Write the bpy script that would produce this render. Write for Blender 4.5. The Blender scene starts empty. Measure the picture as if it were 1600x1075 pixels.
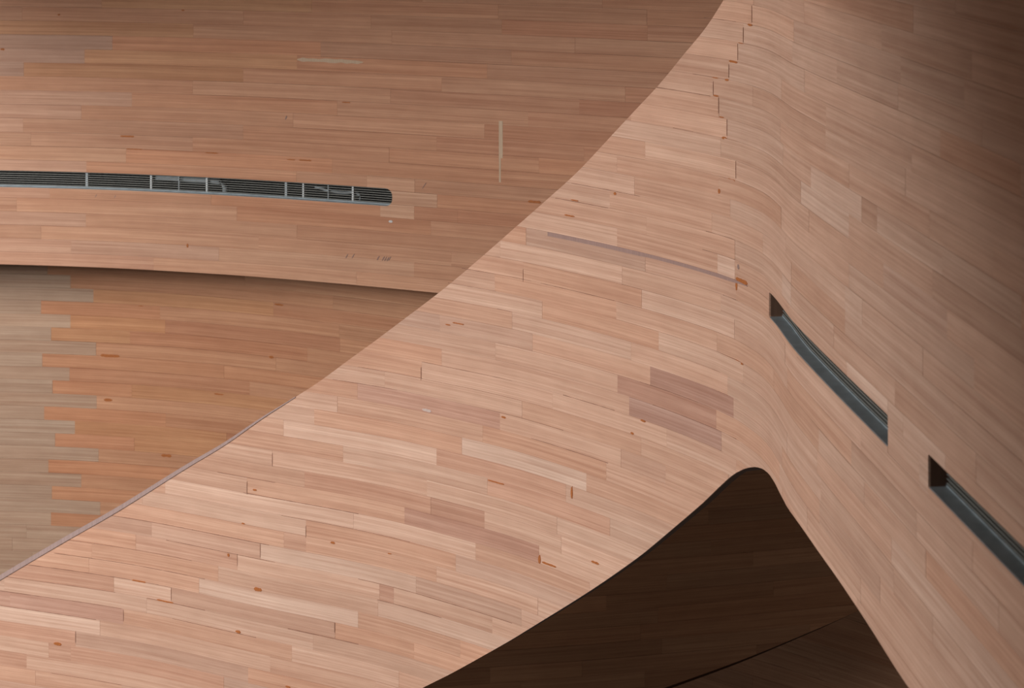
import bpy, math, random
from mathutils import Vector
from bisect import bisect_right

random.seed(11)
sc = bpy.context.scene
COL = sc.collection

# ------------------------------------------------------------------ camera
F = 3111.0            # focal length in pixels of a 1600 px wide frame (70 mm on 36 mm)
HOR = -226.0          # height of the horizon line (the camera looks level, lens shifted down)
cam_d = bpy.data.cameras.new('camera')
cam = bpy.data.objects.new('camera', cam_d)
COL.objects.link(cam)
cam.location = (0, 0, 0)
cam.rotation_euler = (math.radians(90), 0, 0)      # looks along +Y, level
cam_d.sensor_width = 36.0
cam_d.lens = 36.0 * F / 1600.0
cam_d.shift_y = -(537.5 - HOR) / 1600.0
cam_d.clip_end = 200
cam_d.dof.use_dof = True
cam_d.dof.focus_distance = 11.2
cam_d.dof.aperture_fstop = 3.6
sc.camera = cam

# ------------------------------------------------------------------ world, light, exposure
w = bpy.data.worlds.new('world')
sc.world = w
w.use_nodes = True
bg = w.node_tree.nodes['Background']
bg.inputs[0].default_value = (1.0, 0.96, 0.93, 1)
bg.inputs[1].default_value = 0.09


def area_light(name, loc, target, sx, sy, power, color):
    l = bpy.data.lights.new(name, 'AREA')
    l.shape = 'RECTANGLE'
    l.size, l.size_y = sx, sy
    l.energy = power
    l.color = color
    o = bpy.data.objects.new(name, l)
    COL.objects.link(o)
    o.location = loc
    d = Vector(target) - Vector(loc)
    o.rotation_euler = d.to_track_quat('-Z', 'Y').to_euler()
    return o


# daylight through the tall glazed front of the hall, far to the left
area_light('facade_daylight', (-8.0, 6.0, 0.8), (-3.0, 13.0, -4.5), 6.0, 3.9, 1460, (1.0, 0.98, 0.97))

sc.view_settings.view_transform = 'Standard'
sc.view_settings.look = 'None'
sc.view_settings.gamma = 1.0
sc.view_settings.use_curve_mapping = False
sc.view_settings.exposure = 0.0


# ------------------------------------------------------------------ materials
def node_mat(name):
    m = bpy.data.materials.new(name)
    m.use_nodes = True
    nt = m.node_tree
    return m, nt, nt.nodes['Principled BSDF']


def plain(name, col, rough=0.6, metal=0.0, var=0.12, scale=(3, 60, 1)):
    m, nt, b = node_mat(name)
    tc = nt.nodes.new('ShaderNodeTexCoord')
    mp = nt.nodes.new('ShaderNodeMapping')
    mp.inputs['Scale'].default_value = scale
    nz = nt.nodes.new('ShaderNodeTexNoise')
    nz.inputs['Scale'].default_value = 6
    nz.inputs['Detail'].default_value = 4
    rp = nt.nodes.new('ShaderNodeValToRGB')
    rp.color_ramp.elements[0].position = 0.3
    rp.color_ramp.elements[1].position = 0.7
    rp.color_ramp.elements[0].color = tuple(c * (1 - var) for c in col) + (1,)
    rp.color_ramp.elements[1].color = tuple(min(1, c * (1 + var)) for c in col) + (1,)
    nt.links.new(tc.outputs['Object'], mp.inputs[0])
    nt.links.new(mp.outputs[0], nz.inputs[0])
    nt.links.new(nz.outputs[0], rp.inputs[0])
    nt.links.new(rp.outputs[0], b.inputs['Base Color'])
    b.inputs['Roughness'].default_value = rough
    b.inputs['Metallic'].default_value = metal
    return m


def wood(name, base):
    """Laminated timber: fine level veneer lines (UV u along the plank, v up, in metres),
    the plank's own tint comes from the object colour."""
    m, nt, b = node_mat(name)
    L = nt.links.new
    uv = nt.nodes.new('ShaderNodeUVMap')
    oi = nt.nodes.new('ShaderNodeObjectInfo')
    mul = nt.nodes.new('ShaderNodeMath'); mul.operation = 'MULTIPLY'; mul.inputs[1].default_value = 37.0
    L(oi.outputs['Random'], mul.inputs[0])

    def noise(su, sv, detail, dist=0.0, rough=0.55):
        mp = nt.nodes.new('ShaderNodeMapping')
        mp.inputs['Scale'].default_value = (su, sv, 1)
        n = nt.nodes.new('ShaderNodeTexNoise')
        n.noise_dimensions = '4D'
        n.inputs['Scale'].default_value = 1.0
        n.inputs['Detail'].default_value = detail
        n.inputs['Roughness'].default_value = rough
        n.inputs['Distortion'].default_value = dist
        L(uv.outputs[0], mp.inputs[0])
        L(mp.outputs[0], n.inputs['Vector'])
        L(mul.outputs[0], n.inputs['W'])
        return n.outputs[0]

    def ramp(src, p0, p1, c0, c1):
        r = nt.nodes.new('ShaderNodeValToRGB')
        r.color_ramp.elements[0].position = p0
        r.color_ramp.elements[1].position = p1
        r.color_ramp.elements[0].color = c0 + (1,)
        r.color_ramp.elements[1].color = c1 + (1,)
        L(src, r.inputs[0])
        return r.outputs[0]

    def mult(a, c):
        mx = nt.nodes.new('ShaderNodeMix'); mx.data_type = 'RGBA'; mx.blend_type = 'MULTIPLY'
        mx.inputs[0].default_value = 1.0
        L(a, mx.inputs[6]); L(c, mx.inputs[7])
        return mx.outputs[2]

    veneer = noise(0.9, 85, 3.0, 0.25)
    broad = noise(0.7, 26, 2.0, 0.4)
    grain = noise(10, 520, 2.0)
    mott = noise(5, 9, 3.0)
    thread = noise(1.6, 210, 2.0, 0.1)
    c = ramp(veneer, 0.28, 0.72, tuple(v * k for v, k in zip(base, (0.86, 0.80, 0.77))),
             tuple(v * k for v, k in zip(base, (1.10, 1.16, 1.18))))
    c = mult(c, ramp(broad, 0.3, 0.7, (0.90, 0.86, 0.84), (1.06, 1.09, 1.10)))
    c = mult(c, ramp(grain, 0.3, 0.7, (0.95, 0.94, 0.93), (1.04, 1.05, 1.05)))
    c = mult(c, ramp(mott, 0.3, 0.7, (0.95, 0.945, 0.94), (1.04, 1.045, 1.05)))
    c = mult(c, ramp(thread, 0.3, 0.7, (0.91, 0.885, 0.87), (1.06, 1.075, 1.085)))
    c = mult(c, oi.outputs['Color'])
    L(c, b.inputs['Base Color'])
    b.inputs['Roughness'].default_value = 0.62
    b.inputs['Specular IOR Level'].default_value = 0.25
    bp = nt.nodes.new('ShaderNodeBump')
    bp.inputs['Strength'].default_value = 0.12
    bp.inputs['Distance'].default_value = 0.002
    L(veneer, bp.inputs['Height'])
    L(bp.outputs[0], b.inputs['Normal'])
    return m


WOOD = wood('laminated_timber', (0.655, 0.39, 0.275))
DARK = plain('joint_backing', (0.15, 0.08, 0.05), 0.9)
STEEL = plain('galvanised_steel', (0.29, 0.335, 0.355), 0.5, 0.2, 0.15, (2, 2, 2))
SLAT = plain('grey_slat', (0.27, 0.27, 0.245), 0.5, 0.2)
BRACKET = plain('pale_bracket', (0.7, 0.73, 0.73), 0.5)
DUCT = plain('grey_duct', (0.42, 0.47, 0.49), 0.6)
VOID = plain('black_plenum', (0.012, 0.011, 0.010), 0.95)
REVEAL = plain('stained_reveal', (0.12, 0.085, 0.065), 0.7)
RUST = plain('orange_resin', (0.42, 0.13, 0.03), 0.7, 0, 0.35, (40, 40, 40))
SCORCH = plain('dark_mark', (0.25, 0.12, 0.075), 0.8, 0, 0.3, (40, 40, 40))
SMUDGE = plain('grey_smudge', (0.30, 0.20, 0.17), 0.8, 0, 0.25, (60, 60, 60))
FILL = plain('pale_filler', (0.62, 0.45, 0.31), 0.8, 0, 0.1)
CHALK = plain('white_filler', (0.68, 0.64, 0.60), 0.8, 0, 0.1)
COPE = plain('violet_grey_edge', (0.41, 0.285, 0.255), 0.6, 0, 0.12)


# ------------------------------------------------------------------ interpolation (monotone cubic)
class Curve:
    def __init__(self, pts):
        self.x = [p[0] for p in pts]
        self.y = [p[1] for p in pts]
        x, y = self.x, self.y
        n = len(x)
        d = [(y[i + 1] - y[i]) / (x[i + 1] - x[i]) for i in range(n - 1)]
        m = [d[0]] + [0.0] * (n - 2) + [d[-1]]
        for i in range(1, n - 1):
            if d[i - 1] * d[i] > 0:
                h0, h1 = x[i] - x[i - 1], x[i + 1] - x[i]
                w1, w2 = 2 * h1 + h0, h1 + 2 * h0
                m[i] = (w1 + w2) / (w1 / d[i - 1] + w2 / d[i])
        self.m = m

    def __call__(self, t):
        x, y, m = self.x, self.y, self.m
        if t <= x[0]:
            return y[0] + m[0] * (t - x[0])
        if t >= x[-1]:
            return y[-1] + m[-1] * (t - x[-1])
        i = bisect_right(x, t) - 1
        h = x[i + 1] - x[i]
        k = (t - x[i]) / h
        return ((1 + 2 * k) * (1 - k) ** 2 * y[i] + k * (1 - k) ** 2 * h * m[i]
                + k * k * (3 - 2 * k) * y[i + 1] + k * k * (k - 1) * h * m[i + 1])


# ------------------------------------------------------------------ walls
class Wall:
    """An upright curved wall. s is a station along its plan curve, h a level below the eye
    (in units of self.unit metres). rel gives how near the plan curve comes at each station."""
    def __init__(self, rel, depth, top, bot, smin, smax, step):
        self.rel, self.depth = rel, depth
        self.unit = depth / F
        self.top, self.bot = top, bot
        self.smin, self.smax, self.step = smin, smax, step
        self.openings = []
        self.ss, self.uu = [], []
        u, prev, s = 0.0, None, smin - 400
        while s < smax + 400:
            p = self.plan(s)
            if prev is not None:
                u += (p - prev).length
            self.ss.append(s); self.uu.append(u)
            prev = p
            s += 4

    def plan(self, s):
        y = self.depth / self.rel(s)
        return Vector(((s - 800) / F * y, y))

    def normal(self, s):
        t = self.plan(s + 1.5) - self.plan(s - 1.5)
        n = Vector((t.y, -t.x))
        n.normalize()
        return n if n.dot(self.plan(s)) < 0 else -n

    def P(self, s, h, off=0.0):
        p = self.plan(s) - self.normal(s) * off          # off > 0 goes into the wall
        return Vector((p.x, p.y, -h * self.unit))

    def u(self, s):
        i = min(max(int((s - self.ss[0]) / 4), 0), len(self.ss) - 2)
        k = (s - self.ss[i]) / 4
        return self.uu[i] * (1 - k) + self.uu[i + 1] * k

    def s_at(self, u):
        i = min(max(bisect_right(self.uu, u) - 1, 0), len(self.uu) - 2)
        return self.ss[i] + 4 * (u - self.uu[i]) / (self.uu[i + 1] - self.uu[i])

    def h_of(self, x, y):
        return (y - HOR) / self.rel(x)

    def cells(self, s0, s1, ha, hb, step=None):
        """Columns of the patch [s0,s1] x [ha,hb] clipped by the wall's edges and openings."""
        ha_f = ha if callable(ha) else (lambda s: ha)
        hb_f = hb if callable(hb) else (lambda s: hb)
        cs = [s0]
        s = s0
        while True:
            st = step(s) if step else self.step(s)
            t, bt = self.top(s), self.bot(s)
            if ha_f(s) - 6 < t < hb_f(s) + 6 or ha_f(s) - 6 < bt < hb_f(s) + 6:
                st = min(st, 12)
            for o in self.openings:
                if abs(s - o['s0']) < 14 or abs(s - o['s1']) < 14:
                    st = min(st, 1.5)
            s += st
            if s > s1 - 0.4 * st:
                break
            cs.append(s)
        cs.append(s1)
        crit = []
        for o in self.openings:
            crit += [o['s0'] + q for q in (0, .25, 1, 2)] + [o['s1'] - q for q in (0, .3, 1, 2, 3.5, 5.5, 8, 11)]

        def A(s): return max(ha_f(s), self.top(s))
        def B(s): return min(hb_f(s), self.bot(s))
        fs = [lambda s: self.top(s) - ha_f(s), lambda s: self.top(s) - hb_f(s),
              lambda s: self.bot(s) - ha_f(s), lambda s: self.bot(s) - hb_f(s)]
        for i in range(len(cs) - 1):
            for f in fs:
                a, b = cs[i], cs[i + 1]
                fa, fb = f(a), f(b)
                if fa * fb < 0:
                    for _ in range(30):
                        mid = (a + b) / 2
                        if f(mid) * fa > 0: a = mid
                        else: b = mid
                    crit.append((a + b) / 2)
        cs = sorted(set(round(c, 3) for c in cs + [c for c in crit if s0 < c < s1]))
        out = []
        for a, b in zip(cs[:-1], cs[1:]):
            mid = (a + b) / 2
            if B(mid) - A(mid) < 0.05:
                continue
            op = None
            for o in self.openings:
                if o['s0'] <= mid <= o['s1'] and o['a'](mid) < B(mid) and o['b'](mid) > A(mid):
                    op = o
            if op is None:
                out.append((0, a, b, A(a), max(A(a), B(a)), A(b), max(A(b), B(b))))
            else:
                for tag, lo, hi in ((1, A, lambda s: min(B(s), op['a'](s))),
                                    (2, lambda s: max(A(s), op['b'](s)), B)):
                    if hi(mid) - lo(mid) > 0.05:
                        out.append((tag, a, b, lo(a), max(lo(a), hi(a)), lo(b), max(lo(b), hi(b))))
        return out

    def mesh(self, name, cells, off0, off1, back=False):
        vs, fs, uvs, smooth, idx = [], [], [], [], {}

        def v(layer, s, h, off):
            k = (layer, round(s, 2), round(h, 2), off)
            if k not in idx:
                idx[k] = len(vs)
                vs.append(self.P(s, h, off))
                uvs.append((self.u(s), -h * self.unit))
            return idx[k]

        def face(q, sm):
            p = []
            for i in q:
                if i not in p:
                    p.append(i)
            if len(p) >= 3:
                fs.append(p); smooth.append(sm)
        starts = {(c[0], round(c[1], 3)) for c in cells}
        ends = {(c[0], round(c[2], 3)) for c in cells}
        for tag, a, b, aa, ab, ba, bb in cells:
            face((v('f', a, aa, off0), v('f', a, ab, off0), v('f', b, bb, off0), v('f', b, ba, off0)), True)
            face((v('t', a, aa, off0), v('t', b, ba, off0), v('t', b, ba, off1), v('t', a, aa, off1)), False)
            face((v('b', a, ab, off0), v('b', a, ab, off1), v('b', b, bb, off1), v('b', b, bb, off0)), False)
            if back:
                face((v('k', a, aa, off1), v('k', b, ba, off1), v('k', b, bb, off1), v('k', a, ab, off1)), True)
            if (tag, round(a, 3)) not in ends and ab - aa > 0.02:
                face((v('e', a, aa, off0), v('e', a, aa, off1), v('e', a, ab, off1), v('e', a, ab, off0)), False)
            if (tag, round(b, 3)) not in starts and bb - ba > 0.02:
                face((v('g', b, ba, off0), v('g', b, bb, off0), v('g', b, bb, off1), v('g', b, ba, off1)), False)
        me = bpy.data.meshes.new(name)
        me.from_pydata(vs, [], fs)
        me.polygons.foreach_set('use_smooth', smooth)
        lay = me.uv_layers.new(name='UVMap')
        for lp in me.loops:
            lay.data[lp.index].uv = uvs[lp.vertex_index]
        me.update()
        return me


def link(name, me, mat, parent=None):
    o = bpy.data.objects.new(name, me)
    COL.objects.link(o)
    if me is not None and mat is not None:
        me.materials.append(mat)
    o.parent = parent
    return o


def structure(o, label, cat='wall'):
    o['kind'] = 'structure'
    o['label'] = label
    o['category'] = cat
    return o


TINT = {
    'n': (1.0, 1.0, 1.0), 'p': (1.09, 1.17, 1.22), 'P': (1.14, 1.27, 1.36), 'l': (1.04, 1.07, 1.09),
    'o': (1.02, 0.95, 0.90), 'r': (0.94, 0.87, 0.85), 'R': (0.84, 0.74, 0.72), 'g': (0.92, 0.95, 0.99),
    'G': (0.84, 1.0, 1.22), 'd': (0.82, 1.18, 1.52), 'v': (0.68, 0.63, 0.69), 'V': (0.80, 0.73, 0.76), 'w': (1.08, 1.24, 1.36),
    'k': (1.0, 1.10, 1.24), 'y': (1.0, 0.98, 0.86),
}


def clad(wall, root, bounds, table, tone=(1, 1, 1), lens=(0.75, 1.2), thick=0.009, s_range=None, skip=None, spread=0.03, contrast=0.75):
    """Lay one row of planks between each pair of level joints in bounds {row: (ha, hb)}."""
    count = 0
    for row, (ha, hb) in sorted(bounds.items()):
        a0, b0 = s_range(row) if s_range else (wall.smin, wall.smax)
        segs = []
        cur = a0
        for s0, s1, t in sorted(table.get(row, []), key=lambda e: -INF if e[0] is None else e[0]):
            s0 = a0 if s0 is None else max(s0, a0)
            s1 = b0 if s1 is None else min(s1, b0)
            if s1 <= s0 + 1: continue
            if s0 > cur + 1:
                segs.append((cur, s0, None))
            segs.append((s0, s1, t))
            cur = s1
        if b0 > cur + 1:
            segs.append((cur, b0, None))
        final = []
        for s0, s1, t in segs:
            L = wall.u(s1) - wall.u(s0)
            mean = random.uniform(*lens)
            n = max(1, int(round(L / mean)))
            if t is not None and L < 2.0: n = 1
            cuts = [0.0]
            for i in range(1, n):
                cuts.append((i + random.uniform(-0.28, 0.28)) / n)
            cuts.append(1.0)
            for c0, c1 in zip(cuts[:-1], cuts[1:]):
                final.append((wall.s_at(wall.u(s0) + c0 * L), wall.s_at(wall.u(s0) + c1 * L), t))
        for s0, s1, t in final:
            g = random.choice((0.04, 0.06, 0.09, 0.13, 0.20))
            gs = random.choice((0.02, 0.04, 0.06, 0.12))
            cells = wall.cells(s0 + gs, s1 - gs, ha + g, hb - g)
            if not cells: continue
            off = random.uniform(0.0, 0.0012)
            me = wall.mesh('plank', cells, off, thick)
            o = link('plank', me, WOOD, root)
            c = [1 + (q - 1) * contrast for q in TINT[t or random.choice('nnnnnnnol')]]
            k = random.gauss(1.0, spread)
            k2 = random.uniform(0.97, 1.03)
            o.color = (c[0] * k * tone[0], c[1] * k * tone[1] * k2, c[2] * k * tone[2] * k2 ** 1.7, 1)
            count += 1
    return count


INF = 1e6

# ---- the slanting stair wall and the wall it bends into (one continuous plan curve)
REL_AB = Curve([(-500, .795), (-200, .825), (0, .846), (200, .868), (400, .900), (600, .934), (700, .957), (800, .983),
                (900, 1.016), (1000, 1.054), (1100, 1.100), (1149, 1.128), (1171, 1.147), (1187, 1.163), (1200, 1.181),
                (1212, 1.203), (1223, 1.228), (1235, 1.256), (1262, 1.306), (1300, 1.372), (1386, 1.516), (1450, 1.624),
                (1600, 1.880), (1900, 2.40)])
PITCH, H0 = 27.5, 230.4
TOP_PX = [(-500, 1180), (-140, 985), (0, 899), (100, 840), (181, 794), (300, 721), (350, 692), (410.5, 651.5), (458, 622.5),
          (498.5, 596.5), (546, 561.5), (584, 534), (630, 499.5), (700, 446), (745, 408), (810.5, 350.5), (861, 306),
          (900.7, 270), (958.5, 208.5), (1001, 163), (1029, 133), (1069, 84), (1102, 44), (1130.6, 0), (1150, -34)]
BOT_PX = [(-500, 1640), (0, 1440), (300, 1285), (500, 1170), (600, 1111), (660, 1075), (700, 1055), (750, 1027.5), (800, 999),
          (847, 970), (894, 941), (929, 918.5), (964, 894.5), (1002, 867), (1050, 827), (1080, 801.5), (1100, 784), (1122, 762.5),
          (1140, 746), (1152, 737.5), (1163, 732.5), (1174, 730), (1184, 730.3), (1194, 734.5), (1203, 743), (1210, 754),
          (1217, 768), (1226, 785.5), (1240, 807), (1255, 828), (1300, 892), (1342, 954), (1420, 1075), (1600, 1330)]
top_h = Curve([(x, (y - HOR) / REL_AB(x)) for x, y in TOP_PX] + [(1185, 120), (1230, 85), (1400, 70), (1900, 60)])
bot_h = Curve([(x, (y - HOR) / REL_AB(x)) for x, y in BOT_PX if x <= 1420] + [(1600, 826), (1900, 830)])


def step_ab(s):
    return 6 if 1165 < s < 1262 else (15 if 1130 < s < 1330 else 30)


AB = Wall(REL_AB, 11.31, top_h, bot_h, -330, 2050, step_ab)
GB_TOP, GB_BOT = 576.2, 609.6


def soft_end(s0, s1, r, a, b):
    """Opening bounds with slightly rounded ends."""
    def ins(s):
        d = min(s - s0, s1 - s)
        if d >= r: return 0.0
        d = max(d, 0.0)
        return r - math.sqrt(max(0.0, r * r - (r - d) ** 2))
    return (lambda s: a + ins(s)), (lambda s: b - ins(s))


def add_opening(wall, s0, s1, r, a, b, rl=None):
    fa, fb = soft_end(s0, s1, r, a, b)
    o = {'s0': s0, 's1': s1, 'a': fa, 'b': fb, 'ha': a, 'hb': b}
    wall.openings.append(o)
    return o


OP1 = add_opening(AB, 1201.5, 1387.0, 2.0, GB_TOP, GB_BOT)
OP2 = add_opening(AB, 1450.0, 1668.0, 2.0, GB_TOP - 0.6, GB_BOT - 1.5)

SEAM = {-1: 1175, 0: 1161.5, 1: 1153, 2: 1139, 3: 1114.5, 4: 1123, 5: 1136, 6: 1126, 7: 1150, 8: 1122.5, 9: 1140.6,
        10: 1112, 11: 1148, 12: 1148, 13: 1150, 14: 1126, 15: 1147.5, 16: 1120, 17: 1161, 18: 1137, 19: 1146, 20: 1119,
        21: 1127, 22: 1150, 23: 1138, 24: 1150}
N = None
TAB_A = {
    7: [(1008, N, 'p')], 8: [(N, 964, 'n'), (964, N, 'n')], 9: [(N, 991, 'l'), (991, N, 'n')],
    10: [(N, 952.5, 'n'), (952.5, N, 'l')], 11: [(N, 1010, 'l'), (1010, N, 'n')],
    12: [(N, 964, 'l'), (964, 1121, 'l'), (1121, N, 'w')],
    13: [(N, 822, 'o'), (822, 1008, 'g'), (1008, N, 'g')], 14: [(N, 781.6, 'n'), (781.6, 972, 'l'), (972, N, 'p')],
    15: [(N, 817.5, 'n'), (817.5, 1002.6, 'o'), (1002.6, N, 'p')], 16: [(N, 773, 'n'), (773, 963, 'o'), (963, N, 'l')],
    17: [(N, 847, 'l'), (847, 1029, 'o'), (1029, N, 'p')], 18: [(N, 800, 'o'), (800, 986, 'l'), (986, N, 'l')],
    19: [(N, 832, 'g'), (832, 1015.6, 'l'), (1015.6, N, 'v')], 20: [(N, 774, 'n'), (774, 964.7, 'l'), (964.7, N, 'V')],
    21: [(N, 690, 'o'), (690, 983, 'l'), (983, N, 'v')],
    22: [(N, 658.8, 'o'), (658.8, 863.4, 'n'), (863.4, 1041.6, 'p'), (1041.6, N, 'l')],
    23: [(N, 601, 'l'), (601, 815.7, 'l'), (815.7, 1001.7, 'o'), (1001.7, N, 'l')],
    24: [(N, 558.6, 'o'), (558.6, 781, 'V'), (781, 970, 'l'), (970, 1040, 'g'), (1040, N, 'l')],
    25: [(N, 527, 'l'), (527, 754, 'n'), (754, 947, 'o'), (947, N, 'l')],
    26: [(N, 491, 'l'), (491, 721.6, 'o'), (721.6, 916, 'P'), (916, N, 'n')],
    27: [(N, 443, 'n'), (443, 682, 'P'), (682, 884, 'r'), (884, N, 'l')],
    28: [(N, 536, 'o'), (536, 761.3, 'p'), (761.3, 953, 'r'), (953, N, 'l')],
    29: [(N, 425.6, 'n'), (425.6, 667, 'l'), (667, 870, 'n'), (870, N, 'p')],
    30: [(N, 475.8, 'n'), (475.8, 673, 'r'), (673, 757, 'R'), (757, 877, 'n'), (877, N, 'p')],
    31: [(N, 386, 'l'), (386, 632, 'o'), (632, 842, 'V'), (842, N, 'p')],
    32: [(N, 258, 'n'), (258, 743, 'P'), (743, N, 'n')], 33: [(N, 478, 'l'), (478, 712, 'o'), (712, N, 'g')],
    34: [(N, 443.6, 'o'), (443.6, 478, 'r'), (478, 682, 'o'), (682, N, 'l')],
    35: [(N, 406.7, 'g'), (406.7, 650, 'p'), (650, N, 'g')],
    36: [(N, 212, 'o'), (212, 371, 'r'), (371, 593, 'n'), (593, 615, 'R'), (615, N, 'l')],
    37: [(N, 341, 'o'), (341, 590.5, 'n'), (590.5, N, 'p')], 38: [(N, 311, 'o'), (311, 559.4, 'P'), (559.4, N, 'o')],
    39: [(N, 178, 'r'), (178, 267, 'p'), (267, 523.5, 'g'), (523.5, N, 'o')],
    40: [(N, 229, 'l'), (229, 489, 'l'), (489, N, 'l')], 41: [(N, 193, 'V'), (193, 456, 'o'), (456, N, 'l')],
    42: [(N, 156, 'P'), (156, 422, 'n'), (422, N, 'n')], 43: [(N, 118, 'r'), (118, 387.6, 'g'), (387.6, N, 'o')],
    44: [(N, 76, 'p'), (76, 110.5, 'r'), (110.5, 349.8, 'r'), (349.8, N, 'g')], 45: [(N, 41.5, 'r'), (41.5, 330, 'l')],
    46: [(N, 190, 'o')], 47: [(N, 250, 'r')],
}
TAB_B = {
    3: [(1176, 1290, 'n')], 5: [(1267, 1346, 'P'), (1370, 1472, 'p')], 6: [(1251, 1326, 'P')],
    11: [(1222, 1236, 'w')], 9: [(1320, 1347, 'p')], 12: [(1323, 1387, 'P'), (1411, 1477, 'p')],
    13: [(1387, 1436, 'n'), (1436, 1450, 'p')], 7: [(1380, 1480, 'g')], 10: [(1236, 1320, 'o')], 15: [(1230, 1330, 'o')],
}

ROWS = lambda a, b: {n: (H0 + PITCH * n, H0 + PITCH * (n + 1)) for n in range(a, b + 1)}
seam_of = lambda r: SEAM.get(r, 1148 if r > 0 else 1168 + (r % 3) * 9)

# slanting stair wall
sub_step = lambda s: 8 if 1130 < s < 1330 else 30
wall_front = structure(link('wall_front', AB.mesh('wall_front', AB.cells(-480, 1150, -INF, INF, sub_step), 0.010, 0.06, True), DARK),
                       'pinkish plank-clad wall slanting up from lower left to the rounded corner')
nA = clad(AB, wall_front, ROWS(-6, 52), TAB_A, (1.0, 1.0, 1.0), s_range=lambda r: (AB.smin, seam_of(r)))

# right wall with the rounded corner
wall_right = structure(link('wall_right', AB.mesh('wall_right', AB.cells(1150, 2080, -INF, INF, sub_step), 0.010, 0.15, True), DARK),
                       'plank-clad wall at the right coming forward from the rounded corner, with two slots')
nB = clad(AB, wall_right, ROWS(-6, 24), TAB_B, (0.96, 1.0, 1.03), lens=(0.8, 1.3), s_range=lambda r: (seam_of(r), AB.smax), spread=0.035)

# ---- upper back wall with the long grille
REL_C = Curve([(-400, .985), (-150, .9955), (0, 1.0), (150, 1.0075), (340, 1.024), (550, 1.0500), (685, 1.070), (900, 1.105),
               (1150, 1.150), (1400, 1.20)])
UC = Wall(REL_C, 15.2, lambda s: 165.0, lambda s: 639.0, -420, 1240, lambda s: 60)
OPC = {'s0': -430.0, 's1': 612.8}
_fa, _fb = soft_end(-1000, 612.8, 11.0, 492.0, 518.3)
OPC.update(a=_fa, b=_fb, ha=492.0, hb=518.3)
UC.openings.append(OPC)
bC = [475.1 - 21.73 * (13 - j) for j in range(14)] + [495, 515, 534.5, 556, 577, 598, 619, 639]
TAB_C = {
    1: [(N, 159, 'g'), (159, 487, 'y')], 2: [(N, 34.5, 'g'), (34.5, 380, 'n'), (380, 784, 'n'), (784, N, 'r')], 3: [(N, 302, 'y'), (302, 612, 'n')],
    4: [(N, 175.5, 'G'), (175.5, 501, 'o'), (501, 799, 'g'), (799, N, 'n')],
    5: [(N, 132, 'G'), (132, 464, 'y'), (464, 761, 'o'), (761, 1046, 'g')],
    6: [(N, 37, 'G'), (37, 380, 'y'), (380, 690, 'n'), (690, 977, 'n'), (977, N, 'r')],
    7: [(N, 301, 'n'), (301, 610, 'l'), (610, 905, 'r'), (905, N, 'R')],
    8: [(N, 206, 'k'), (206, 527, 'o'), (527, 825, 'n'), (825, N, 'r')],
    9: [(N, 127, 'k'), (127, 458, 'n'), (458, 757, 'l'), (757, N, 'r')],
    10: [(N, 36, 'k'), (36, 380, 'g'), (380, 682, 'n'), (682, N, 'r')],
    11: [(N, 301, 'g'), (301, 608, 'n'), (608, N, 'o')], 12: [(N, 197, 'p'), (197, 519, 'o'), (519, N, 'o')],
    13: [(N, 135, 'k'), (135, 463, 'n'), (463, 573, 'n'), (573, 648, 'P'), (648, N, 'n')],
    14: [(N, 300, 'n'), (300, 683, 'P'), (683, N, 'o')],
    15: [(N, 78, 'k'), (78, 330, 'n'), (330, 594, 'o'), (594, 647, 'P'), (647, 715, 'r'), (715, N, 'r')],
    16: [(N, 26, 'g'), (26, 370, 'l'), (370, 673, 'o'), (673, N, 'n')],
    17: [(N, 134, 'k'), (134, 464, 'n'), (464, N, 'l')], 18: [(N, 64, 'g'), (64, 404, 'l'), (404, 705, 'l'), (705, N, 'n')],
    19: [(N, 342, 'k'), (342, 647, 'p'), (647, N, 'n')], 20: [(N, 240, 'k'), (240, 557, 'l'), (557, N, 'p')],
}
wall_upper = structure(link('wall_upper', UC.mesh('wall_upper', UC.cells(-420, 1240, -INF, INF, lambda s: 40), 0.010, 0.13, True), DARK),
                       'reddish plank-clad upper wall at the back with a long dark ventilation slot')
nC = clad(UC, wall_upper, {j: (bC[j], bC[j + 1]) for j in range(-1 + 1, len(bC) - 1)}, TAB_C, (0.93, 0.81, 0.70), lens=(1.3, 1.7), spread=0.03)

# ---- lower back wall, set back under the upper one
REL_D = Curve([(-400, .985), (-100, .9945), (0, .9975), (80, 1.0), (258, 1.0125), (400, 1.030), (530, 1.052), (690, 1.084), (900, 1.128)])
LD = Wall(REL_D, 16.15, lambda s: 600.0, Curve([(-430, 1420), (-160, 1290), (0, 1200), (300, 1000), (500, 870), (700, 740), (800, 680)]), -420, 800, lambda s: 60)
GREY = {-3: 74, -2: 110, -1: 146, 0: 64, 1: 110, 2: 80, 3: 150, 4: 66, 5: 108.5, 6: 82, 7: 151, 8: 69, 9: 117, 10: 86, 11: 154,
        12: 75.6, 13: 127, 14: 81, 15: 156.5, 16: 79.6}
TAB_D = {r: [(N, x, 'd')] for r, x in GREY.items()}
TAB_D[-1] += [(146, 427, 'y'), (427, N, 'r')]
TAB_D[0] += [(64, 250, 'o'), (250, 530, 'n')]
TAB_D[1] += [(110, 258, 'y'), (258, 531, 'R'), (531, N, 'n')]
TAB_D[2] += [(80, 203, 'y'), (203, 480, 'r'), (480, N, 'n')]
TAB_D[3] += [(150, 431, 'l'), (431, N, 'n')]
TAB_D[4] += [(66, 350, 'o'), (350, N, 'o')]
TAB_D[5] += [(108.5, 390, 'r')]
TAB_D[6] += [(82, 206, 'o'), (206, 470, 'y')]
TAB_D[9] += [(117, 354, 'y'), (354, N, 'R')]
TAB_D[10] += [(86, 210, 'r'), (210, N, 'y')]
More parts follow.
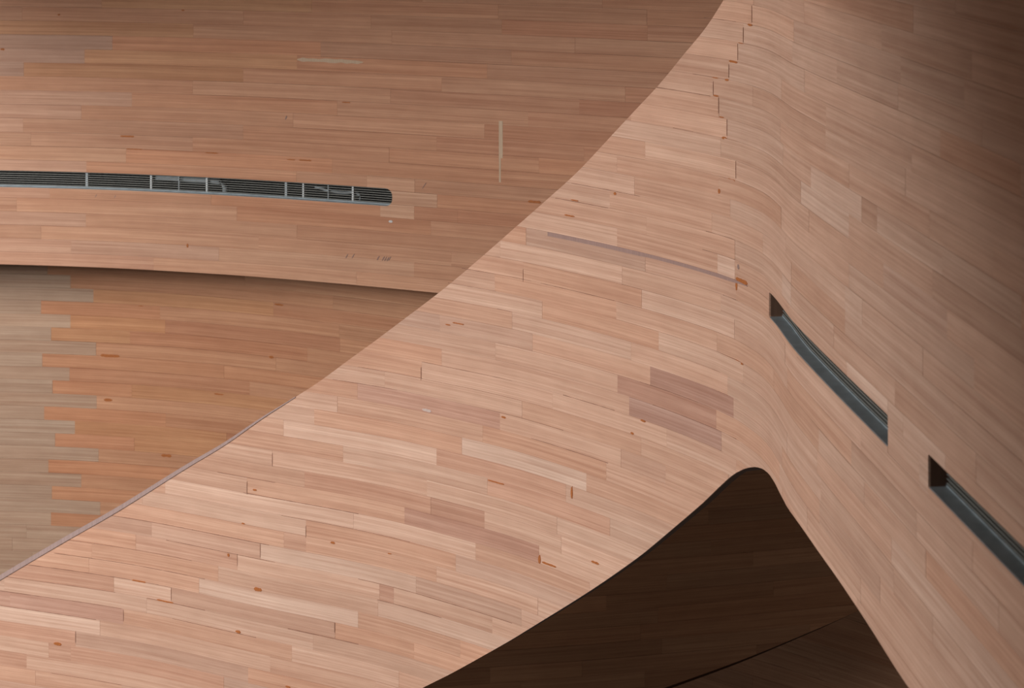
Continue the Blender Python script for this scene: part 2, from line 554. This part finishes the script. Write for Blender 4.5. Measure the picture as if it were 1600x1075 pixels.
for r_, x_ in GREY.items():
    if len(TAB_D[r_]) == 1 and r_ in (4, 8, 12, 14, 16):
        TAB_D[r_].append((x_, x_ + 190, 'o'))
for r_ in range(17, 31):
    TAB_D[r_] = [(N, 260, 'd')]
wall_back = structure(link('wall_back', LD.mesh('wall_back', LD.cells(-420, 800, -INF, INF, lambda s: 40), 0.010, 0.13, True), DARK),
                      'recessed brown plank wall below the upper wall with a grey zigzag patch at its left')
hD = lambda k: 696.2 + 20.65 * k
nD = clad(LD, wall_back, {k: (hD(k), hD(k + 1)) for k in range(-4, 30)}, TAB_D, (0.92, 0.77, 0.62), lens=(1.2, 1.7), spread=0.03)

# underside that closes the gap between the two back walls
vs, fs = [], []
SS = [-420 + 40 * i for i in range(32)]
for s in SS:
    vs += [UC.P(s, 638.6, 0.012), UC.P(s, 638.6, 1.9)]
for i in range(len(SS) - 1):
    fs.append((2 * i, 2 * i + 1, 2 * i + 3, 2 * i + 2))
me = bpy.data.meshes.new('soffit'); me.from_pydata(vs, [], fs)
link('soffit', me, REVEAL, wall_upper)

# ---- the recess under the slanting wall: its back wall and a lower stair wall
REL_E = Curve([(300, 1.045), (900, 1.014), (1100, 1.0), (1350, .980), (1700, .955)])
LE = Wall(REL_E, 16.2, lambda s: 850.0, lambda s: 1480.0, 480, 1560, lambda s: 90)
wall_recess = structure(link('wall_recess', LE.mesh('wall_recess', LE.cells(480, 1560, -INF, INF, lambda s: 60), 0.010, 0.13, True), DARK),
                        'dark brown plank wall deep in the recess under the slanting wall')
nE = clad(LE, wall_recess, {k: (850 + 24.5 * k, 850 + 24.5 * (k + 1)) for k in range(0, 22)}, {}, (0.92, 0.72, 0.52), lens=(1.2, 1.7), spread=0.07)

REL_F = Curve([(700, .90), (1050, .965), (1250, 1.01), (1450, 1.065), (1700, 1.145)])
f_top = Curve([(x, (y - HOR) / REL_F(x)) for x, y in
               [(500, 1250), (700, 1190), (900, 1128), (1050, 1075), (1150, 1038), (1250, 996), (1300, 974), (1342, 954), (1450, 900), (1700, 770)]])
LF = Wall(REL_F, 14.3, f_top, lambda s: 1500.0, 500, 1620, lambda s: 60)
wall_lower = structure(link('wall_lower', LF.mesh('wall_lower', LF.cells(500, 1620, -INF, INF, lambda s: 40), 0.010, 0.13, True), DARK),
                       'dark lower stair wall at the foot of the recess with a rising top edge')
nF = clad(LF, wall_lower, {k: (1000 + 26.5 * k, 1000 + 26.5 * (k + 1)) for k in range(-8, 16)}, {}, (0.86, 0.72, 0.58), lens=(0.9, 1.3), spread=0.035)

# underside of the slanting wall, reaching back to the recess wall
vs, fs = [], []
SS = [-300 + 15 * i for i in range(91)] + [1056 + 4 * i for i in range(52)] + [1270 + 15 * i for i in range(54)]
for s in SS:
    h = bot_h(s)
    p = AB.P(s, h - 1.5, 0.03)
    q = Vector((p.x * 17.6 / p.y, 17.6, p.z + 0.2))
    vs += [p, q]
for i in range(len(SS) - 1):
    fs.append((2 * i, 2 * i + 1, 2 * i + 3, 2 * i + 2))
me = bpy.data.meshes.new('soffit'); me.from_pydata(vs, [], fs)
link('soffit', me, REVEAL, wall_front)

# violet-grey worn edge along the lower part of the slanting wall's top
cope_w = Curve([(-200, 10), (0, 9), (150, 8.5), (300, 6.5), (370, 4.5), (450, 1.2), (470, 0.6)])
cells = []
cs = [-330 + 12 * i for i in range(67)]
for a, b in zip(cs[:-1], cs[1:]):
    cells.append((0, a, b, top_h(a) - 0.6, top_h(a) + cope_w(a), top_h(b) - 0.6, top_h(b) + cope_w(b)))
link('coping', AB.mesh('coping', cells, -0.006, 0.065, True), COPE, wall_front)


# ---- bulkheads above the picture: the next storey's bands, which shade the tops of the walls
def bulkhead(name, wall, ss, h, reach, label):
    vs, fs = [], []
    for s in ss:
        r = reach(s)
        for off, dz in ((-r, 0.0), (0.3, 0.0), (0.3, 0.35), (-r, 0.35)):
            v = wall.P(s, h, off); v.z += dz
            vs.append(v)
    for i in range(len(ss) - 1):
        for k in range(4):
            fs.append((4 * i + k, 4 * i + (k + 1) % 4, 4 * i + 4 + (k + 1) % 4, 4 * i + 4 + k))
    me = bpy.data.meshes.new(name); me.from_pydata(vs, [], fs)
    return structure(link(name, me, FILL), label, 'ceiling')


bulkhead('ceiling_back', UC, [-420 + 40 * i for i in range(42)], 60, lambda s: 3.4, 'timber band of the storey above the upper back wall')
RCH = Curve([(1150, 0.02), (1200, 0.3), (1260, 0.9), (1400, 2.4), (1600, 3.4), (1760, 3.5)])
bulkhead('ceiling_right', AB, [1150 + 15 * i for i in range(60)], 50, RCH, 'timber band of the storey above the right wall')


# added unseen block at the near left, put in to shade the right wall
def near_block():
    vs, fs = [], []
    prof = [(-4.2, -1.5), (-3.3, -1.5), (-3.0, 2.0), (-2.95, 4.5), (-3.05, 6.0), (-3.3, 6.6), (-3.6, 6.7), (-4.0, 6.4), (-4.2, 5.5)]
    for x, y in prof:
        vs += [(x, y, -0.95), (x, y, 3.2)]
    n = len(prof)
    for i in range(n):
        j = (i + 1) % n
        fs.append((2 * i, 2 * j, 2 * j + 1, 2 * i + 1))
    fs.append(tuple(2 * i for i in range(n))[::-1]); fs.append(tuple(2 * i + 1 for i in range(n)))
    me = bpy.data.meshes.new('near_light_block'); me.from_pydata(vs, [], fs)
    return structure(link('near_light_block', me, FILL), 'unseen timber block added at the near left to shade the right wall')


near_block()


# block added out of view at far left, keeps daylight off back walls
def far_block():
    vs, fs = [], []
    prof = [(-5.6, 7.6), (-5.35, 9.2), (-5.1, 11.2), (-4.85, 12.9), (-5.3, 13.1), (-5.9, 9.4), (-6.1, 7.8)]
    for x, y in prof:
        vs += [(x, y, -0.85), (x, y, 3.2)]
    n = len(prof)
    for i in range(n):
        j = (i + 1) % n
        fs.append((2 * i, 2 * j, 2 * j + 1, 2 * i + 1))
    fs.append(tuple(2 * i for i in range(n))[::-1]); fs.append(tuple(2 * i + 1 for i in range(n)))
    me = bpy.data.meshes.new('far_light_block'); me.from_pydata(vs, [], fs)
    return structure(link('far_light_block', me, FILL), 'unseen timber block added at the far left to dim the back walls', 'ceiling')


far_block()


# ------------------------------------------------------------------ slot grilles
def strip(wall, name, s0, s1, ha, hb, off0, off1, mat, parent, step=14):
    """A bar or plate that follows the wall's curve."""
    n = max(1, int((s1 - s0) / step))
    cells = []
    for i in range(n):
        a, b = s0 + (s1 - s0) * i / n, s0 + (s1 - s0) * (i + 1) / n
        cells.append((0, a, b, ha, hb, ha, hb))
    return link(name, wall.mesh(name, cells, off0, off1, True), mat, parent)


def grille(wall, op, label, s0, s1, face, depth, nslat, brackets, end_left=True, end_right=True):
    root = bpy.data.objects.new('ventilation_grille', None)
    COL.objects.link(root)
    root.location = wall.P(s0, op['hb'], 0.05)
    inv = root.location.copy()
    root['label'] = label
    root['category'] = 'grille'
    root['group'] = 'slot grilles let into the plank walls'
    ha, hb = op['ha'], op['hb']
    parts = []
    u = wall.unit
    mm = 0.001 / u
    parts.append(strip(wall, 'sill', s0 - 1, s1 + 1, hb - 3 * mm, hb + 3 * mm, 0.003, face + 0.03, STEEL, None))
    parts.append(strip(wall, 'head_plate', s0 - 1, s1 + 1, ha - 3 * mm, ha + 2 * mm, 0.012, face + 0.03, REVEAL, None))
    parts.append(strip(wall, 'plenum_back', s0 - 30, s1 + 6, ha - 30 * mm, hb + 30 * mm, depth, depth + 0.01, VOID, None))
    for nm, h_ in (('plenum_top', ha - 12 * mm), ('plenum_floor', hb + 4 * mm)):
        parts.append(strip(wall, nm, s0 - 30, s1 + 6, h_ - 2 * mm, h_ + 2 * mm, face + 0.03, depth, VOID, None))
    for k, (se, use) in enumerate(((s0, end_left), (s1, end_right))):
        if use:
            e0, e1 = (se - 1.6, se - 0.1) if k == 0 else (se + 0.1, se + 1.6)
            parts.append(strip(wall, 'end_plate', e0, e1, ha - 2 * mm, hb + 2 * mm, 0.011, face + 0.02, REVEAL, None))
    parts.append(strip(wall, 'sill_upstand', s0, s1, hb - 2.6, hb, face - 0.002, face + 0.012, STEEL, None))
    pitch = (hb - 2.4 - ha) / nslat
    for i in range(nslat):
        h_ = ha + pitch * (i + 0.62)
        parts.append(strip(wall, 'slat', s0 + 0.3, s1 - 0.3, h_ - 1.9 * mm, h_ + 1.9 * mm, face, face + 0.014, SLAT, None))
    for s, wd, mat in brackets:
        parts.append(strip(wall, 'bracket', s - wd / 2, s + wd / 2, ha + 3 * mm, hb - 6 * mm, face + 0.004, face + 0.03, mat, None))
    for p in parts:
        p.parent = root
        p.matrix_parent_inverse.identity()
        p.data.transform(__import__('mathutils').Matrix.Translation(-inv))
    return root


gC = grille(UC, OPC, 'long level slot grille with rounded right end in the upper back wall', -425, 612.4, 0.034, 0.30, 7,
            [(132.5, 3.6, DUCT), (232.5, 2.6, BRACKET), (319.5, 2.6, BRACKET), (443, 3.4, DUCT), (470, 2.4, BRACKET), (547.5, 2.6, BRACKET),
             (276, 1.2, DUCT), (509, 1.0, DUCT)], end_left=False)
g1 = grille(AB, OP1, 'slanting slot grille beside the rounded corner, the left one in the right wall', 1201.5, 1387, 0.066, 0.12, 7, [])
g2 = grille(AB, OP2, 'slot grille in the right wall running out of the picture at the right edge', 1450, 1668, 0.066, 0.12, 7, [])


# grey ducting seen behind the bars of the long grille
def tube(name, pts, r, mat, parent, n=8):
    vs, fs = [], []
    for i, p in enumerate(pts):
        t = (pts[min(i + 1, len(pts) - 1)] - pts[max(i - 1, 0)]).normalized()
        a = t.orthogonal().normalized()
        b = t.cross(a)
        for k in range(n):
            an = 2 * math.pi * k / n
            vs.append(p + (a * math.cos(an) + b * math.sin(an)) * r)
    for i in range(len(pts) - 1):
        for k in range(n):
            fs.append((i * n + k, i * n + (k + 1) % n, (i + 1) * n + (k + 1) % n, (i + 1) * n + k))
    fs.append(tuple(range(n))[::-1])
    fs.append(tuple((len(pts) - 1) * n + k for k in range(n)))
    off = parent.location
    me = bpy.data.meshes.new(name)
    me.from_pydata([v - off for v in vs], [], fs)
    for p in me.polygons: p.use_smooth = True
    return link(name, me, mat, parent)


tube('duct', [UC.P(s, h, 0.095) for s, h in ((236, 500), (262, 500), (290, 501), (318, 501), (334, 501.5), (341, 505), (343, 511), (343, 520))], 0.020, DUCT, gC)
tube('hose', [UC.P(s, h, 0.080) for s, h in ((485, 500), (497, 502.5), (508, 505), (520, 506), (533, 506), (546, 504.5), (553, 507), (557, 511), (554, 513.5))], 0.010, DUCT, gC)


# ------------------------------------------------------------------ stains, filler and marks on the planks
def mark(wall, root, x, y, wd, ht, mat, name='stain', slope=None, jag=0.35):
    """An irregular thin patch lying on the planks; x, y its middle, wd along the plank, ht upright."""
    h = wall.h_of(x, y)
    hh = ht / wall.rel(x) / 2
    n = max(4, min(12, int(wd / 2)))
    cells = []
    prof = []
    for i in range(n + 1):
        e = 0.25 if i in (0, n) else 1.0
        prof.append((e * random.uniform(1 - jag, 1), e * random.uniform(1 - jag, 1)))
    for i in range(n):
        a, b = x - wd / 2 + wd * i / n, x - wd / 2 + wd * (i + 1) / n
        sl = (slope or 0) / wall.rel(x)
        cells.append((0, a, b, h + sl * (a - x) - hh * prof[i][0], h + sl * (a - x) + hh * prof[i][1],
                      h + sl * (b - x) - hh * prof[i + 1][0], h + sl * (b - x) + hh * prof[i + 1][1]))
    return link(name, wall.mesh(name, cells, -0.0022, 0.0015), mat, root)


def line_joint(wall, root, x0, x1, y0, mat, ht=1.6):
    """A dark or rusty stretch of open joint that keeps level along its row."""
    h = wall.h_of(x0, y0)
    k = round((h - H0) / PITCH)
    h = H0 + PITCH * k
    n = max(3, int((x1 - x0) / 8))
    cells = []
    hs = [random.uniform(0.25, 1.0) * ht / 2 for _ in range(n + 1)]
    for i in range(n):
        a, b = x0 + (x1 - x0) * i / n, x0 + (x1 - x0) * (i + 1) / n
        cells.append((0, a, b, h - hs[i], h + hs[i], h - hs[i + 1], h + hs[i + 1]))
    link('open_joint', wall.mesh('open_joint', cells, -0.0020, 0.0015), mat, root)


WF, WR = wall_front, wall_right
for x, y, a, b in ((1172, 39, 7, 4), (1158, 67.5, 8, 1.8), (1146, 96.5, 13, 4), (1136, 125, 6, 4), (1119, 149.5, 9, 3), (1118, 121.5, 10, 2),
                   (1128, 183, 8, 2), (1132, 216, 8, 5), (1141, 248, 9, 2.5), (1143, 281, 12, 3.5), (1124, 299, 3.5, 8), (1132, 306, 5, 3),
                   (1159, 439, 18, 7), (1151, 446, 3, 16), (1155, 566, 13, 4), (961, 302.5, 4, 5), (898, 313, 12, 2), (890, 337, 16, 2.5),
                   (893.5, 770, 3, 22), (843, 874, 4, 14), (858, 882, 22, 3.5), (930, 879, 12, 4), (403, 921, 12, 6), (775, 753.5, 26, 2.4),
                   (787, 652, 7, 4), (1005, 657.5, 8, 4), (988, 677, 5, 4), (380, 818, 5, 2.5), (398, 765.5, 6, 3), (357, 867, 3.5, 6),
                   (520, 848, 7, 4), (90, 1006, 12, 5), (372, 987, 8, 5), (217, 908, 22, 2.5), (258, 939.5, 26, 2.6), (700, 507.5, 8, 2.4),
                   (716, 505.5, 18, 2.0), (609, 865, 6, 2), (450, 1073, 8, 3), (1150, 690, 2.5, 9), (452, 1005, 0.1, 0.1)):
    if a > 1:
        mark(AB, WF if x < 1150 else WR, x, y, a, b, RUST)
for x0, x1, y in ((1083, 1136, 116), (1026, 1110, 136), (1100, 1150, 28), (1052, 1083, 198), (893, 1000, 283.5), (868, 950, 308), (1103, 1148, 364),
                  (1098, 1148, 391), (845, 960, 444), (722, 830, 428), (700, 775, 451), (777, 800, 485), (660, 800, 573), (1130, 1150, 464),
                  (100, 300, 846), (85, 320, 866), (45, 200, 884), (0, 180, 904), (0, 190, 924), (0, 150, 946), (180, 268, 903), (230, 320, 940),
                  (300, 420, 830), (260, 430, 835), (440, 640, 812), (380, 560, 780), (170, 300, 803), (270, 400, 970), (80, 190, 1049),
                  (670, 800, 925), (560, 700, 905), (590, 690, 935), (450, 560, 975), (340, 430, 735), (520, 620, 603), (560, 660, 577),
                  (880, 960, 605), (760, 880, 640), (830, 950, 680), (1000, 1090, 600), (1020, 1150, 640)):
    line_joint(AB, WF, x0, x1, y, SCORCH, random.uniform(0.4, 0.9))
for x, y, ht in ((1175, 23, 30), (1161.5, 53, 27), (1153, 82, 27), (1139, 111, 27), (1114.5, 138, 22), (1123, 166, 30), (1136, 200, 28),
                 (1150, 265, 31), (817.5, 430, 22), (658, 584, 23), (386, 763, 22), (425.6, 718, 22), (478, 830, 20), (406.7, 860, 23),
                 (371, 875, 22), (118, 996, 21), (193, 962, 21), (267.5, 929, 21), (523, 980, 18)):
    mark(AB, WF, x, y, 0.48, ht, SCORCH, 'open_joint')
# thin dark violet make-up strip let in below the joint, running into the corner
hs = H0 + PITCH * 13
cells = []
cs = [856 + 12 * i for i in range(27)]
for a, b in zip(cs[:-1], cs[1:]):
    f_ = lambda s: 6.2 if s < 1010 else 5.2
    w_ = lambda s: f_(s) if s < 1140 else f_(s) * max(0.15, (1175 - s) / 35)
    cells.append((0, a, b, hs, hs + w_(a), hs, hs + w_(b)))
HAZE = plain('pale_haze', (0.60, 0.46, 0.40), 0.8)
VIOLET = plain('violet_strip', (0.36, 0.225, 0.19), 0.7, 0, 0.15)
link('make_up_strip', AB.mesh('make_up_strip', cells, -0.0024, 0.006), VIOLET, WF)
mark(AB, WF, 667, 641, 14, 5, HAZE, 'filler_patch')
mark(AB, WF, 1154, 417, 3, 9, SMUDGE, 'smudge')

WU, WB = wall_upper, wall_back
strip(UC, 'filler_strip', 779.5, 785.5, UC.h_of(782, 189), UC.h_of(782, 247), -0.001, 0.004, FILL, WU)
strip(UC, 'filler_strip', 779.8, 782.6, UC.h_of(782, 247), UC.h_of(782, 285), -0.001, 0.004, FILL, WU)
mark(UC, WU, 516, 95, 103, 7, FILL, 'filler_patch', slope=0.0, jag=0.5)
mark(UC, WU, 610.5, 346, 6, 4.5, CHALK, 'filler_patch')
for x, y, a, b in ((331, 239, 20, 2.2), (455, 249.5, 13, 2), (477, 250.5, 20, 2.6), (199, 213, 22, 3), (286, 16, 5, 2.5), (92, 23, 4, 3),
                   (4, 77, 7, 4), (541, 160, 14, 2), (293, 384, 3, 8), (835, 315.5, 20, 4.5), (210, 233, 24, 1.6)):
    mark(UC, WU, x, y, a, b, RUST)
for x, y, a, b in ((447, 184, 3, 5), (542, 400, 4, 3), (552, 400, 4, 3), (591, 403, 4, 3), (599, 404, 4, 3), (602.5, 404.3, 4, 3.4), (606, 404.6, 4, 3.4), (609, 404, 4, 2.6),
                   (663, 290, 6, 2.4), (150, 306, 3, 2), (180, 307, 2.5, 2)):
    mark(UC, WU, x, y, a, b, SMUDGE, 'smudge', slope=-1.6)
for x, y, a, b in ((172, 556, 30, 5), (169, 625, 13, 5), (424, 558, 7, 5), (265, 677, 18, 7), (260, 712, 16, 5), (342, 616, 15, 2.4), (220, 478, 8, 1.5),
                   (436, 476, 14, 3)):
    mark(LD, WB, x, y, a, b, RUST)
